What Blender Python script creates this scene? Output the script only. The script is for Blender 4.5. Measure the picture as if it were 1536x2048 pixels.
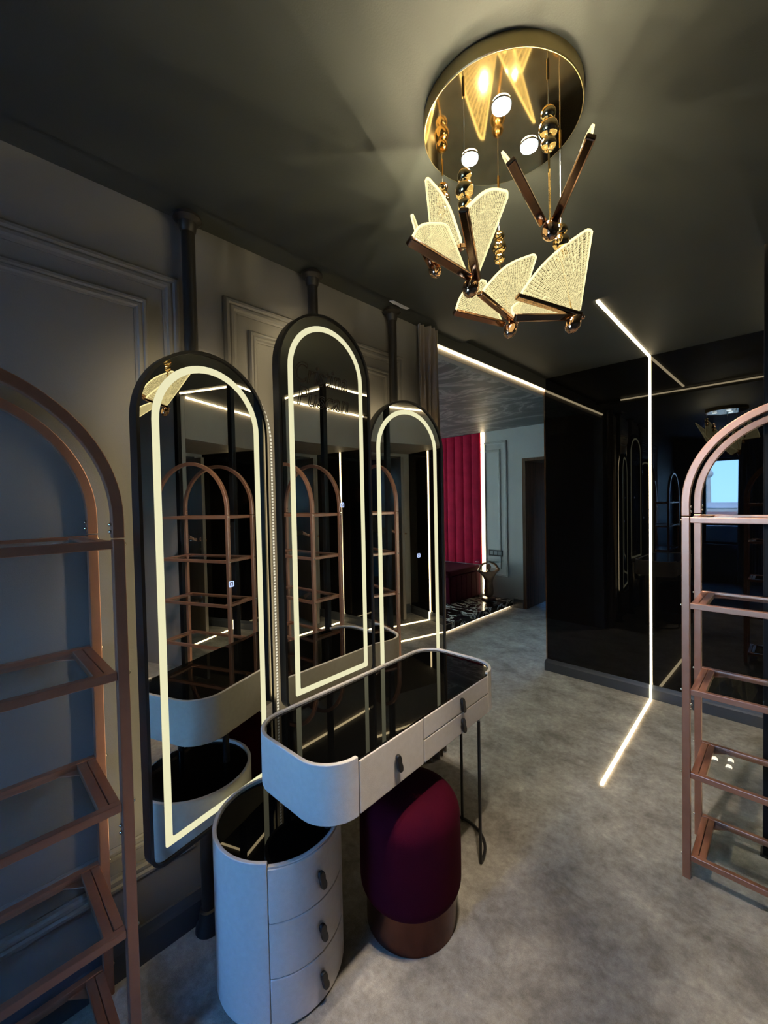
import bpy, bmesh, math, random
from mathutils import Vector, Matrix
random.seed(7)
for o in list(bpy.data.objects): bpy.data.objects.remove(o)
sc = bpy.context.scene
col = sc.collection
R = math.radians
PI = math.pi

# ------------------------------------------------------------------ camera
FPX, YAW, PITCH, ROLL, EYE = 836.0, R(44.32), R(-1.404), R(-1.152), 1.52
fw = Vector((math.cos(YAW)*math.cos(PITCH), math.sin(YAW)*math.cos(PITCH), math.sin(PITCH)))
rt = Vector((math.sin(YAW), -math.cos(YAW), 0)); up = rt.cross(fw)
r2 = rt*math.cos(ROLL)+up*math.sin(ROLL); u2 = -rt*math.sin(ROLL)+up*math.cos(ROLL)
cam_data = bpy.data.cameras.new('camera')
cam_data.sensor_fit = 'HORIZONTAL'; cam_data.sensor_width = 36.0
cam_data.lens = FPX/1536*36.0
cam_data.clip_start = 0.02; cam_data.clip_end = 500
cam = bpy.data.objects.new('camera', cam_data); col.objects.link(cam)
m = Matrix.Identity(4)
for i in range(3):
    m[i][0] = r2[i]; m[i][1] = u2[i]; m[i][2] = -fw[i]
m[0][3], m[1][3], m[2][3] = 0, 0, EYE
cam.matrix_world = m
sc.camera = cam

# ------------------------------------------------------------------ sky and exposure
world = bpy.data.worlds.new('sky'); sc.world = world; world.use_nodes = True
wn = world.node_tree; wn.nodes.clear()
w_out = wn.nodes.new('ShaderNodeOutputWorld'); w_bg = wn.nodes.new('ShaderNodeBackground')
w_tc = wn.nodes.new('ShaderNodeTexCoord'); w_sep = wn.nodes.new('ShaderNodeSeparateXYZ'); w_ramp = wn.nodes.new('ShaderNodeValToRGB')
w_ramp.color_ramp.elements[0].position = 0.0; w_ramp.color_ramp.elements[0].color = (0.28, 0.58, 0.93, 1)
w_ramp.color_ramp.elements[1].position = 0.6; w_ramp.color_ramp.elements[1].color = (0.07, 0.30, 0.88, 1)
wn.links.new(w_tc.outputs['Generated'], w_sep.inputs[0]); wn.links.new(w_sep.outputs['Z'], w_ramp.inputs[0])
wn.links.new(w_ramp.outputs[0], w_bg.inputs[0]); wn.links.new(w_bg.outputs[0], w_out.inputs[0])
w_bg.inputs[1].default_value = 46.0
sun_data = bpy.data.lights.new('sun', 'SUN'); sun_data.energy = 45; sun_data.color = (1, .94, .84); sun_data.angle = R(.6)
sun = bpy.data.objects.new('sun', sun_data); col.objects.link(sun)
sun.rotation_euler = Vector((0, 0, -1)).rotation_difference(Vector((-.62, .30, -.72))).to_euler()
sc.view_settings.view_transform = 'Standard'; sc.view_settings.look = 'None'
sc.view_settings.gamma = 1.0; sc.view_settings.use_curve_mapping = False
sc.view_settings.exposure = 0.0

# ------------------------------------------------------------------ materials
def newmat(name):
    mt = bpy.data.materials.new(name); mt.use_nodes = True
    nt = mt.node_tree; nt.nodes.clear()
    out = nt.nodes.new('ShaderNodeOutputMaterial')
    return mt, nt, out
def N(nt, t, **kw):
    n = nt.nodes.new(t)
    for k, v in kw.items():
        if k in n.inputs: n.inputs[k].default_value = v
        else: setattr(n, k, v)
    return n
def pbr(name, c1, c2=None, scale=6, rough=.6, metal=0, spec=.5, bump=0, bscale=200, detail=4, coat=0, sheen=0, stretch=None, sheen_tint=None):
    mt, nt, out = newmat(name)
    b = N(nt, 'ShaderNodeBsdfPrincipled')
    b.inputs['Roughness'].default_value = rough; b.inputs['Metallic'].default_value = metal
    b.inputs['Specular IOR Level'].default_value = spec
    b.inputs['Coat Weight'].default_value = coat
    b.inputs['Sheen Weight'].default_value = sheen
    if sheen_tint: b.inputs['Sheen Tint'].default_value = (*sheen_tint, 1); b.inputs['Sheen Roughness'].default_value = .35
    tc = N(nt, 'ShaderNodeTexCoord'); mp = N(nt, 'ShaderNodeMapping')
    if stretch: mp.inputs['Scale'].default_value = stretch
    nt.links.new(tc.outputs['Object'], mp.inputs[0])
    nz = N(nt, 'ShaderNodeTexNoise', Scale=scale, Detail=detail)
    nt.links.new(mp.outputs[0], nz.inputs['Vector'])
    rp = N(nt, 'ShaderNodeValToRGB')
    c2 = c2 or tuple(x*.88 for x in c1)
    rp.color_ramp.elements[0].color = (*c2, 1); rp.color_ramp.elements[1].color = (*c1, 1)
    rp.color_ramp.elements[0].position = .35; rp.color_ramp.elements[1].position = .65
    nt.links.new(nz.outputs['Fac'], rp.inputs[0]); nt.links.new(rp.outputs[0], b.inputs['Base Color'])
    if bump:
        n2 = N(nt, 'ShaderNodeTexNoise', Scale=bscale, Detail=3); nt.links.new(mp.outputs[0], n2.inputs['Vector'])
        bp = N(nt, 'ShaderNodeBump', Strength=bump, Distance=.003); nt.links.new(n2.outputs['Fac'], bp.inputs['Height'])
        nt.links.new(bp.outputs[0], b.inputs['Normal'])
    nt.links.new(b.outputs[0], out.inputs[0])
    return mt
def emit(name, color, strength, var=.06, scale=40):
    mt, nt, out = newmat(name)
    e = N(nt, 'ShaderNodeEmission'); e.inputs[0].default_value = (*color, 1)
    tc = N(nt, 'ShaderNodeTexCoord'); nz = N(nt, 'ShaderNodeTexNoise', Scale=scale)
    nt.links.new(tc.outputs['Object'], nz.inputs['Vector'])
    mr = N(nt, 'ShaderNodeMapRange'); mr.inputs['To Min'].default_value = strength*(1-var); mr.inputs['To Max'].default_value = strength*(1+var)
    nt.links.new(nz.outputs['Fac'], mr.inputs[0]); nt.links.new(mr.outputs[0], e.inputs[1])
    nt.links.new(e.outputs[0], out.inputs[0])
    return mt
def thin_glass(name, tint, refl_rough=.0, f0=1.45):
    mt, nt, out = newmat(name)
    tr = N(nt, 'ShaderNodeBsdfTransparent'); tr.inputs[0].default_value = (*tint, 1)
    gl = N(nt, 'ShaderNodeBsdfGlossy', Roughness=refl_rough); gl.inputs[0].default_value = (1, 1, 1, 1)
    fr = N(nt, 'ShaderNodeFresnel', IOR=f0); mx = N(nt, 'ShaderNodeMixShader')
    ge = N(nt, 'ShaderNodeNewGeometry'); iv = N(nt, 'ShaderNodeMath', operation='SUBTRACT'); iv.inputs[0].default_value = 1; nt.links.new(ge.outputs['Backfacing'], iv.inputs[1])
    ml = N(nt, 'ShaderNodeMath', operation='MULTIPLY'); nt.links.new(fr.outputs[0], ml.inputs[0]); nt.links.new(iv.outputs[0], ml.inputs[1])
    nt.links.new(ml.outputs[0], mx.inputs[0]); nt.links.new(tr.outputs[0], mx.inputs[1]); nt.links.new(gl.outputs[0], mx.inputs[2])
    nt.links.new(mx.outputs[0], out.inputs[0])
    return mt
def marble(name, dark, mid, light, scale, rough, vein_w=(.0, .06)):
    mt, nt, out = newmat(name)
    b = N(nt, 'ShaderNodeBsdfPrincipled', Roughness=rough)
    tc = N(nt, 'ShaderNodeTexCoord'); mp = N(nt, 'ShaderNodeMapping'); mp.inputs['Rotation'].default_value = (0, 0, R(33)); mp.inputs['Scale'].default_value = (1, .45, 1)
    nt.links.new(tc.outputs['Object'], mp.inputs[0])
    nz = N(nt, 'ShaderNodeTexNoise', Scale=scale, Detail=9, Roughness=.62, Distortion=1.6); nt.links.new(mp.outputs[0], nz.inputs['Vector'])
    sub = N(nt, 'ShaderNodeMath', operation='SUBTRACT'); sub.inputs[1].default_value = .5; nt.links.new(nz.outputs['Fac'], sub.inputs[0])
    ab = N(nt, 'ShaderNodeMath', operation='ABSOLUTE'); nt.links.new(sub.outputs[0], ab.inputs[0])
    rp = N(nt, 'ShaderNodeValToRGB'); cr = rp.color_ramp
    cr.elements[0].position = vein_w[0]; cr.elements[0].color = (*light, 1)
    cr.elements[1].position = vein_w[1]; cr.elements[1].color = (*mid, 1)
    e = cr.elements.new(.16); e.color = (*dark, 1)
    nt.links.new(ab.outputs[0], rp.inputs[0]); nt.links.new(rp.outputs[0], b.inputs['Base Color'])
    nt.links.new(b.outputs[0], out.inputs[0])
    return mt

M = {}
M['wall'] = pbr('grey_blue_wall_paint', (.165, .160, .154), (.152, .147, .142), scale=3, rough=.55, bump=.12, bscale=350)
M['ceil'] = pbr('dark_grey_ceiling_paint', (.040, .0435, .038), (.036, .039, .0345), scale=3, rough=.6, bump=.1, bscale=300)
M['far_wall'] = pbr('blue_grey_far_wall_paint', (.29, .285, .28), (.275, .27, .265), scale=3, rough=.6)
M['corr'] = pbr('taupe_corridor_paint', (.22, .2, .175), (.2, .18, .16), scale=3, rough=.6)
M['base'] = pbr('dark_blue_grey_baseboard', (.045, .053, .068), (.04, .048, .06), rough=.5)
M['black_gloss'] = pbr('black_lacquered_glass', (.0025, .0024, .0024), (.002, .002, .002), scale=2, rough=.012, spec=.42)
M['black_metal'] = pbr('black_powder_coated_metal', (.011, .011, .012), (.008, .008, .009), rough=.38, bump=.05)
M['column'] = pbr('satin_black_column_paint', (.006, .006, .007), (.005, .005, .006), rough=.5, spec=.15)
M['pole'] = pbr('dark_bronze_pipe_paint', (.021, .018, .016), (.017, .015, .013), rough=.42, spec=.3)
M['copper'] = pbr('rose_copper_painted_metal', (.47, .245, .165), (.43, .22, .148), scale=20, rough=.36, metal=.8, bump=.06, bscale=500)
M['steel'] = pbr('bright_steel', (.7, .68, .62), (.6, .58, .54), rough=.25, metal=1)
M['gold'] = pbr('polished_gold', (.95, .68, .33), (.9, .62, .29), scale=2, rough=.06, metal=1)
M['gold_side'] = pbr('brushed_gold', (.72, .56, .27), (.66, .5, .23), scale=3, rough=.35, metal=1)
M['rose'] = pbr('polished_rose_gold', (.82, .52, .34), (.74, .45, .28), scale=2, rough=.07, metal=1)
M['bar'] = pbr('dark_rose_gold', (.50, .30, .19), (.44, .26, .16), scale=2, rough=.12, metal=1)
M['mirror'] = pbr('silvered_mirror_glass', (.63, .61, .54), (.625, .605, .535), scale=1, rough=0.0, metal=1)
M['frost'] = emit('frosted_mirror_light', (1.0, .955, .60), .84, var=.03)
M['backled'] = emit('warm_backlight_tape', (1.0, .80, .45), 15.0)
M['led'] = emit('warm_led_strip', (1.0, .80, .48), 7.5)
M['led_soft'] = emit('warm_led_profile', (1.0, .80, .52), 6.0)
M['puck'] = emit('cool_led_spot', (.78, .94, 1.0), 30.0)
M['switch'] = emit('blue_touch_light', (.5, .62, 1.0), 1.3)
M['leather'] = pbr('greige_leatherette', (.63, .595, .57), (.595, .56, .535), scale=60, rough=.5, bump=.35, bscale=900)
M['inner'] = pbr('dark_cabinet_carcass', (.03, .028, .027), rough=.6)
M['black_glass'] = pbr('black_table_glass', (.002, .002, .002), (.0016, .0016, .0016), scale=2, rough=.008, spec=.33)
M['handle'] = pbr('matte_black_leather_pull', (.008, .008, .009), (.006, .006, .007), rough=.5, bump=.15)
M['velvet'] = pbr('burgundy_velvet', (.046, .0011, .0085), (.034, .0009, .008), scale=9, rough=.9, spec=.08, sheen=.012, bump=.25, bscale=600, sheen_tint=(.6, .06, .13))
M['red_velvet'] = pbr('crimson_velvet', (.30, .006, .030), (.24, .004, .024), scale=7, rough=.9, spec=.1, sheen=.01, bump=.2, bscale=500, sheen_tint=(.7, .1, .16))
M['stool_base'] = pbr('dark_copper_sheet', (.125, .045, .03), (.09, .033, .022), scale=7, rough=.27, metal=.8)
M['shelf_glass'] = thin_glass('clear_shelf_glass', (.93, .95, .94))
M['pane'] = thin_glass('window_pane_glass', (.97, .985, .99))
M['top_glass'] = thin_glass('clear_side_table_glass', (.85, .92, .93))
M['curtain'] = pbr('brown_curtain_cloth', (.15, .115, .088), (.125, .095, .072), scale=40, rough=.8, sheen=.3, stretch=(1, 1, .1), bump=.2, bscale=300)
M['sheer'] = pbr('grey_blue_drape_cloth', (.32, .37, .46), (.27, .32, .40), scale=30, rough=.85, stretch=(1, 1, .1))
def warm_filter():
    mt, nt, out = newmat('added_warm_filter_cloth')
    t_ = N(nt, 'ShaderNodeBsdfTranslucent'); tc = N(nt, 'ShaderNodeTexCoord'); nz = N(nt, 'ShaderNodeTexNoise', Scale=60); rp_ = N(nt, 'ShaderNodeValToRGB')
    rp_.color_ramp.elements[0].color = (.92, .72, .53, 1); rp_.color_ramp.elements[1].color = (.95, .75, .56, 1)
    nt.links.new(tc.outputs['Object'], nz.inputs['Vector']); nt.links.new(nz.outputs['Fac'], rp_.inputs[0]); nt.links.new(rp_.outputs[0], t_.inputs[0]); nt.links.new(t_.outputs[0], out.inputs[0])
    return mt
M['warm_filter'] = warm_filter()  # translucent tint that warms the blue sky light entering the far room
M['stone_ceiling'] = marble('grey_stone_ceiling', (.018, .02, .021), (.062, .066, .066), (.22, .22, .21), 1.7, .5, (.0, .035))
M['black_marble'] = marble('black_veined_marble', (.008, .008, .009), (.014, .014, .015), (.55, .51, .46), 2.6, .14, (.006, .022))
M['wood'] = pbr('dark_walnut_veneer', (.11, .058, .034), (.065, .036, .022), scale=5, rough=.6, spec=.12, stretch=(6, 6, .35))
M['warm_wood'] = pbr('amber_wood', (.42, .17, .05), (.34, .13, .04), scale=6, rough=.4, stretch=(5, 5, .4))
M['door_paint'] = pbr('grey_brown_door_veneer', (.15, .125, .10), (.12, .10, .08), scale=5, rough=.45, stretch=(6, 6, .35))
M['plaster'] = pbr('bare_plaster', (.72, .72, .70), rough=.9)
M['bronze'] = pbr('dark_bronze_cast', (.30, .17, .10), (.2, .11, .07), scale=14, rough=.28, metal=.9)
M['outlet'] = pbr('black_plastic', (.012, .012, .014), rough=.35)
M['outlet_in'] = pbr('grey_plastic', (.16, .17, .18), rough=.4)
M['skin'] = pbr('skin', (.52, .28, .19), (.47, .25, .17), rough=.55)
M['cloth_dark'] = pbr('dark_knit_cloth', (.02, .021, .025), (.015, .016, .02), rough=.9)
M['hair'] = pbr('dark_hair', (.02, .014, .01), rough=.5)
M['city'] = pbr('pale_render_wall', (.55, .52, .47), (.42, .40, .37), scale=.1, rough=.9)
M['roof'] = pbr('red_roof_tiles', (.33, .16, .11), (.26, .13, .1), scale=.2, rough=.9)
M['ground'] = pbr('town_ground', (.27, .30, .22), (.36, .35, .31), scale=.05, rough=1)
M['parapet'] = pbr('grey_parapet_panel', (.20, .24, .27), rough=.7)

def carpet():
    mt, nt, out = newmat('grey_mottled_carpet')
    b = N(nt, 'ShaderNodeBsdfPrincipled', Roughness=.95); b.inputs['Specular IOR Level'].default_value = .1
    b.inputs['Sheen Weight'].default_value = .12
    tc = N(nt, 'ShaderNodeTexCoord'); mp = N(nt, 'ShaderNodeMapping'); mp.inputs['Rotation'].default_value = (0, 0, R(40)); mp.inputs['Scale'].default_value = (1, .8, 1)
    nt.links.new(tc.outputs['Object'], mp.inputs[0])
    n1 = N(nt, 'ShaderNodeTexNoise', Scale=5.0, Detail=12, Roughness=.72, Distortion=.3); nt.links.new(mp.outputs[0], n1.inputs['Vector'])
    rp = N(nt, 'ShaderNodeValToRGB'); cr = rp.color_ramp
    cr.elements[0].position = .36; cr.elements[0].color = (.185, .172, .152, 1)
    cr.elements[1].position = .66; cr.elements[1].color = (.41, .385, .345, 1)
    nt.links.new(n1.outputs['Fac'], rp.inputs[0])
    n2 = N(nt, 'ShaderNodeTexNoise', Scale=420, Detail=3); nt.links.new(tc.outputs['Object'], n2.inputs['Vector'])
    mr = N(nt, 'ShaderNodeMapRange'); mr.inputs['To Min'].default_value = .72; mr.inputs['To Max'].default_value = 1.28; nt.links.new(n2.outputs['Fac'], mr.inputs[0])
    n3 = N(nt, 'ShaderNodeTexNoise', Scale=34, Detail=8, Roughness=.7); nt.links.new(tc.outputs['Object'], n3.inputs['Vector'])
    mr3 = N(nt, 'ShaderNodeMapRange'); mr3.inputs['From Min'].default_value = .3; mr3.inputs['From Max'].default_value = .7; mr3.inputs['To Min'].default_value = .74; mr3.inputs['To Max'].default_value = 1.2; nt.links.new(n3.outputs['Fac'], mr3.inputs[0])
    mm = N(nt, 'ShaderNodeMath', operation='MULTIPLY'); nt.links.new(mr.outputs[0], mm.inputs[0]); nt.links.new(mr3.outputs[0], mm.inputs[1])
    mu = N(nt, 'ShaderNodeMixRGB', blend_type='MULTIPLY'); mu.inputs[0].default_value = 1
    nt.links.new(rp.outputs[0], mu.inputs[1]); nt.links.new(mm.outputs[0], mu.inputs[2])
    nt.links.new(mu.outputs[0], b.inputs['Base Color'])
    bp = N(nt, 'ShaderNodeBump', Strength=.5, Distance=.006); nt.links.new(n2.outputs['Fac'], bp.inputs['Height']); nt.links.new(bp.outputs[0], b.inputs['Normal'])
    nt.links.new(b.outputs[0], out.inputs[0])
    return mt
M['carpet'] = carpet()

def wingmat():
    mt, nt, out = newmat('edge_lit_engraved_acrylic')
    fan = N(nt, 'ShaderNodeUVMap', uv_map='fan'); pl = N(nt, 'ShaderNodeUVMap', uv_map='plane')
    sep = N(nt, 'ShaderNodeSeparateXYZ'); nt.links.new(fan.outputs[0], sep.inputs[0])
    fm = N(nt, 'ShaderNodeMapping'); fm.inputs['Scale'].default_value = (46, 34, 1); nt.links.new(fan.outputs[0], fm.inputs[0])
    vo = N(nt, 'ShaderNodeTexVoronoi', feature='DISTANCE_TO_EDGE', Scale=1.0); nt.links.new(fm.outputs[0], vo.inputs['Vector'])
    r1 = N(nt, 'ShaderNodeMapRange'); r1.inputs['From Min'].default_value = .02; r1.inputs['From Max'].default_value = .13; r1.inputs['To Min'].default_value = .78; r1.inputs['To Max'].default_value = .0
    nt.links.new(vo.outputs['Distance'], r1.inputs[0])
    mul = N(nt, 'ShaderNodeMath', operation='MULTIPLY'); mul.inputs[1].default_value = 23.0; nt.links.new(sep.outputs['X'], mul.inputs[0])
    fr = N(nt, 'ShaderNodeMath', operation='PINGPONG'); fr.inputs[1].default_value = .5; nt.links.new(mul.outputs[0], fr.inputs[0])
    r2_ = N(nt, 'ShaderNodeMapRange'); r2_.inputs['From Min'].default_value = 0; r2_.inputs['From Max'].default_value = .17; r2_.inputs['To Min'].default_value = 1; r2_.inputs['To Max'].default_value = 0
    nt.links.new(fr.outputs[0], r2_.inputs[0])
    mxx = N(nt, 'ShaderNodeMath', operation='MAXIMUM'); nt.links.new(r1.outputs[0], mxx.inputs[0]); nt.links.new(r2_.outputs[0], mxx.inputs[1])
    rim = N(nt, 'ShaderNodeMapRange'); rim.inputs['From Min'].default_value = .955; rim.inputs['From Max'].default_value = .975
    nt.links.new(sep.outputs['Y'], rim.inputs[0])
    rs = N(nt, 'ShaderNodeMapRange'); rs.inputs['From Min'].default_value = .975; rs.inputs['From Max'].default_value = .99; nt.links.new(sep.outputs['X'], rs.inputs[0])
    m4 = N(nt, 'ShaderNodeMath', operation='MAXIMUM'); nt.links.new(rs.outputs[0], m4.inputs[0]); nt.links.new(rim.outputs[0], m4.inputs[1])
    m3 = N(nt, 'ShaderNodeMath', operation='MAXIMUM'); nt.links.new(mxx.outputs[0], m3.inputs[0]); nt.links.new(m4.outputs[0], m3.inputs[1])
    st = N(nt, 'ShaderNodeMapRange'); st.inputs['To Min'].default_value = .05; st.inputs['To Max'].default_value = 1.8; nt.links.new(m3.outputs[0], st.inputs[0])
    e = N(nt, 'ShaderNodeEmission'); e.inputs[0].default_value = (1, .85, .42, 1); nt.links.new(st.outputs[0], e.inputs[1])
    tr = N(nt, 'ShaderNodeBsdfTransparent'); tr.inputs[0].default_value = (.96, .95, .9, 1)
    fac = N(nt, 'ShaderNodeMapRange'); fac.inputs['To Min'].default_value = .30; fac.inputs['To Max'].default_value = .97; nt.links.new(m3.outputs[0], fac.inputs[0])
    mx = N(nt, 'ShaderNodeMixShader'); nt.links.new(fac.outputs[0], mx.inputs[0]); nt.links.new(tr.outputs[0], mx.inputs[1]); nt.links.new(e.outputs[0], mx.inputs[2])
    nt.links.new(mx.outputs[0], out.inputs[0])
    return mt
M['wing'] = wingmat()

# ------------------------------------------------------------------ mesh helpers
class MB:
    def __init__(s): s.v = []; s.f = []; s.uv = None
    def add(s, vs, fs):
        b = len(s.v); s.v += [tuple(p) for p in vs]; s.f += [tuple(i+b for i in f) for f in fs]; return s
    def box(s, x0, x1, y0, y1, z0, z1):
        return s.add([(x0,y0,z0),(x1,y0,z0),(x1,y1,z0),(x0,y1,z0),(x0,y0,z1),(x1,y0,z1),(x1,y1,z1),(x0,y1,z1)],
                     [(0,3,2,1),(4,5,6,7),(0,1,5,4),(1,2,6,5),(2,3,7,6),(3,0,4,7)])
    def obox(s, a, b, upv, w, h):
        a = Vector(a); b = Vector(b); d = (b-a).normalized(); upv = Vector(upv); side = d.cross(upv).normalized(); upn = side.cross(d).normalized()
        vs = []
        for p in (a, b):
            for sx, sy in ((-1,-1),(1,-1),(1,1),(-1,1)): vs.append(p+side*sx*w/2+upn*sy*h/2)
        return s.add(vs, [(0,3,2,1),(4,5,6,7),(0,1,5,4),(1,2,6,5),(2,3,7,6),(3,0,4,7)])
    def cyl(s, a, b, r0, r1=None, n=20, caps=True):
        a = Vector(a); b = Vector(b); r1 = r0 if r1 is None else r1; d = (b-a).normalized()
        u = d.orthogonal().normalized(); w = d.cross(u); vs = []
        for p, rr in ((a, r0), (b, r1)):
            for i in range(n): t = 2*PI*i/n; vs.append(p+(u*math.cos(t)+w*math.sin(t))*rr)
        fs = [(i, (i+1) % n, n+(i+1) % n, n+i) for i in range(n)]
        if caps: fs += [tuple(range(n-1, -1, -1)), tuple(range(n, 2*n))]
        return s.add(vs, fs)
    def lathe(s, prof, c=(0,0,0), n=48, axis=None):
        vs = []; fs = []; k = len(prof)
        for r_, z in prof:
            for i in range(n): t = 2*PI*i/n; vs.append((c[0]+r_*math.cos(t), c[1]+r_*math.sin(t), c[2]+z))
        for j in range(k-1):
            for i in range(n): fs.append((j*n+i, j*n+(i+1) % n, (j+1)*n+(i+1) % n, (j+1)*n+i))
        fs.append(tuple(range(n-1, -1, -1))); fs.append(tuple(range((k-1)*n, k*n)))
        return s.add(vs, fs)
    def ball(s, c, rx, ry=None, rz=None, n=18, k=11, rot=None):
        ry = ry or rx; rz = rz or rx; c = Vector(c); vs = []; fs = []
        for j in range(k+1):
            ph = PI*j/k
            for i in range(n):
                t = 2*PI*i/n; p = Vector((rx*math.sin(ph)*math.cos(t), ry*math.sin(ph)*math.sin(t), rz*math.cos(ph)))
                if rot: p = rot @ p
                vs.append(c+p)
        for j in range(k):
            for i in range(n): fs.append((j*n+i, (j+1)*n+i, (j+1)*n+(i+1) % n, j*n+(i+1) % n))
        return s.add(vs, fs)
    def prism(s, pts, z0, z1):
        n = len(pts)
        vs = [(x, y, z0) for x, y in pts]+[(x, y, z1) for x, y in pts]
        return s.add(vs, [tuple(range(n-1, -1, -1)), tuple(range(n, 2*n))]+[(i, (i+1) % n, n+(i+1) % n, n+i) for i in range(n)])
    def ring(s, A, B, z0, z1, closed=True):
        "solid band between two matching outlines"
        n = len(A); vs = [(x,y,z0) for x,y in A]+[(x,y,z0) for x,y in B]+[(x,y,z1) for x,y in A]+[(x,y,z1) for x,y in B]; fs = []
        rng = range(n) if closed else range(n-1)
        for i in rng:
            j = (i+1) % n
            fs += [(i, j, 2*n+j, 2*n+i), (n+j, n+i, 3*n+i, 3*n+j), (2*n+i, 2*n+j, 3*n+j, 3*n+i), (j, i, n+i, n+j)]
        if not closed:
            fs += [(n, 0, 2*n, 3*n), (n-1, 2*n-1, 4*n-1, 3*n-1)]
        return s.add(vs, fs)
    def tube(s, path, prof, upf=None, closed=False):
        "sweep a cross-section prof [(a,b)] along path; upf fixed side vector"
        P = [Vector(p) for p in path]; n = len(P); k = len(prof); vs = []; fs = []
        for i, p in enumerate(P):
            if closed: t = (P[(i+1) % n]-P[i-1]).normalized()
            else: t = (P[min(i+1, n-1)]-P[max(i-1, 0)]).normalized()
            sd = Vector(upf) if upf else t.orthogonal(); sd = (sd-t*sd.dot(t)).normalized(); w = t.cross(sd)
            for a, b in prof: vs.append(p+sd*a+w*b)
        for i in range(n if closed else n-1):
            j = (i+1) % n
            for q in range(k): fs.append((i*k+q, i*k+(q+1) % k, j*k+(q+1) % k, j*k+q))
        if not closed: fs += [tuple(range(k-1, -1, -1)), tuple(range((n-1)*k, n*k))]
        return s.add(vs, fs)
    def xf(s, mat): s.v = [tuple(mat @ Vector(p)) for p in s.v]; return s
    def mesh(s, name, smooth=False):
        me = bpy.data.meshes.new(name); me.from_pydata(s.v, [], s.f)
        bm = bmesh.new(); bm.from_mesh(me); bmesh.ops.recalc_face_normals(bm, faces=bm.faces); bm.to_mesh(me); bm.free()
        if smooth:
            me.shade_smooth() if hasattr(me, 'shade_smooth') else None
            try: me.set_sharp_from_angle(angle=R(38))
            except Exception: pass
        return me
    def build(s, name, mat, parent=None, smooth=False, bevel=0):
        me = s.mesh(name, smooth); me.materials.append(mat)
        o = bpy.data.objects.new(name, me); col.objects.link(o)
        if parent: o.parent = parent
        if bevel:
            bv = o.modifiers.new('bevel', 'BEVEL'); bv.width = bevel; bv.segments = 2; bv.limit_method = 'ANGLE'; bv.angle_limit = R(40)
        return o
def rp(r, n=10): return [(r*math.cos(2*PI*i/n), r*math.sin(2*PI*i/n)) for i in range(n)]
def sq(a, b): return [(-a/2, -b/2), (a/2, -b/2), (a/2, b/2), (-a/2, b/2)]
def tag(o, label, cat, group=None):
    o['label'] = label; o['category'] = cat
    if group: o['group'] = group
    return o
def struct(o, label=None):
    o['kind'] = 'structure'
    if label: o['label'] = label
    return o
def thing(name, label, cat, loc=(0,0,0), rz=0, group=None):
    o = bpy.data.objects.new(name, None); o.empty_display_size = .1; col.objects.link(o)
    o.location = loc; o.rotation_euler = (0, 0, rz)
    return tag(o, label, cat, group)
def shared(me, name, parent, mat=None, loc=None):
    o = bpy.data.objects.new(name, me); col.objects.link(o); o.parent = parent
    if loc: o.location = loc
    return o
def copy_tree(o, parent=None):
    c = o.copy(); col.objects.link(c); c.parent = parent
    for ch in list(o.children): copy_tree(ch, c)
    return c

# ------------------------------------------------------------------ the setting
YW, XB, XF = 1.555, 3.62, 5.45          # left wall plane, black wall plane, far room wall plane
XW, YS = -2.0, -2.6                      # window wall, wall behind
struct(MB().box(-2.2, 7.4, -4.3, 6.2, -.1, 0).build('floor', M['carpet']), 'grey mottled carpet floor')
wl = struct(MB().box(XW, 2.04, YW, YW+.11, 0, 2.62).build('wall_left', M['wall']), 'grey panelled wall behind the mirrors')
MOLD = [(0, 0), (0, .010), (.008, .017), (.016, .017), (.021, .010), (.027, .013), (.036, .013), (.042, .006), (.050, .004), (.050, 0)]
def molding(name, a0, a1, z0, z1, fn, parent, mat, sc_=1.0):
    "mitred picture-frame moulding on a wall; fn(a, z, h) maps to world"
    for side in range(4):
        mb = MB(); vs = []; k = len(MOLD)
        for end in (0, 1):
            for d, h in MOLD:
                d *= sc_; h *= sc_
                if side == 0: p = (a0+d if end == 0 else a1-d, z1-d)
                elif side == 1: p = (a1-d, z1-d if end == 0 else z0+d)
                elif side == 2: p = (a1-d if end == 0 else a0+d, z0+d)
                else: p = (a0+d, z0+d if end == 0 else z1-d)
                vs.append(fn(p[0], p[1], h))
        mb.add(vs, [(i, (i+1) % k, k+(i+1) % k, k+i) for i in range(k)]+[tuple(range(k)), tuple(range(2*k-1, k-1, -1))])
        mb.build(name, mat, parent)
lw = lambda a, z, h: (a, YW-h, z)
for a0, a1 in ((-.62, .572), (.734, 1.752)):
    molding('outer_moulding', a0, a1, .285, 2.316, lw, wl, M['wall'], 1.05)
    molding('inner_moulding', a0+.102, a1-.102, .387, 2.214, lw, wl, M['wall'], .8)
def baseboard(name, mb, label): return struct(mb.build(name, M['base']), label)
BP = [(0, 0), (.018, 0), (.018, .085), (.012, .098), (.006, .118), (0, .12)]
def bb(name, p0, p1, nrm, label, h=1.0):
    p0 = Vector(p0); p1 = Vector(p1); nrm = Vector(nrm); vs = []; k = len(BP)
    for p in (p0, p1):
        for d, z in BP: vs.append(p+nrm*d+Vector((0, 0, z*h)))
    mb = MB().add(vs, [(i, (i+1) % k, k+(i+1) % k, k+i) for i in range(k)]+[tuple(range(k)), tuple(range(2*k-1, k-1, -1))])
    o = mb.build(name, M['base']); return struct(o, label)
bb('baseboard_left', (XW, YW, 0), (2.04, YW, 0), (0, -1, 0), 'dark baseboard under the panelled wall')
wr = struct(MB().box(XB, XB+.1, -1.49, 1.548, 0, 2.62).build('wall_right', M['black_gloss']), 'black glossy reflective wall')
bb('baseboard_right', (XB, -1.49, 0), (XB, 1.552, 0), (-1, 0, 0), 'dark baseboard under the black glossy wall', .86)
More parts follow.
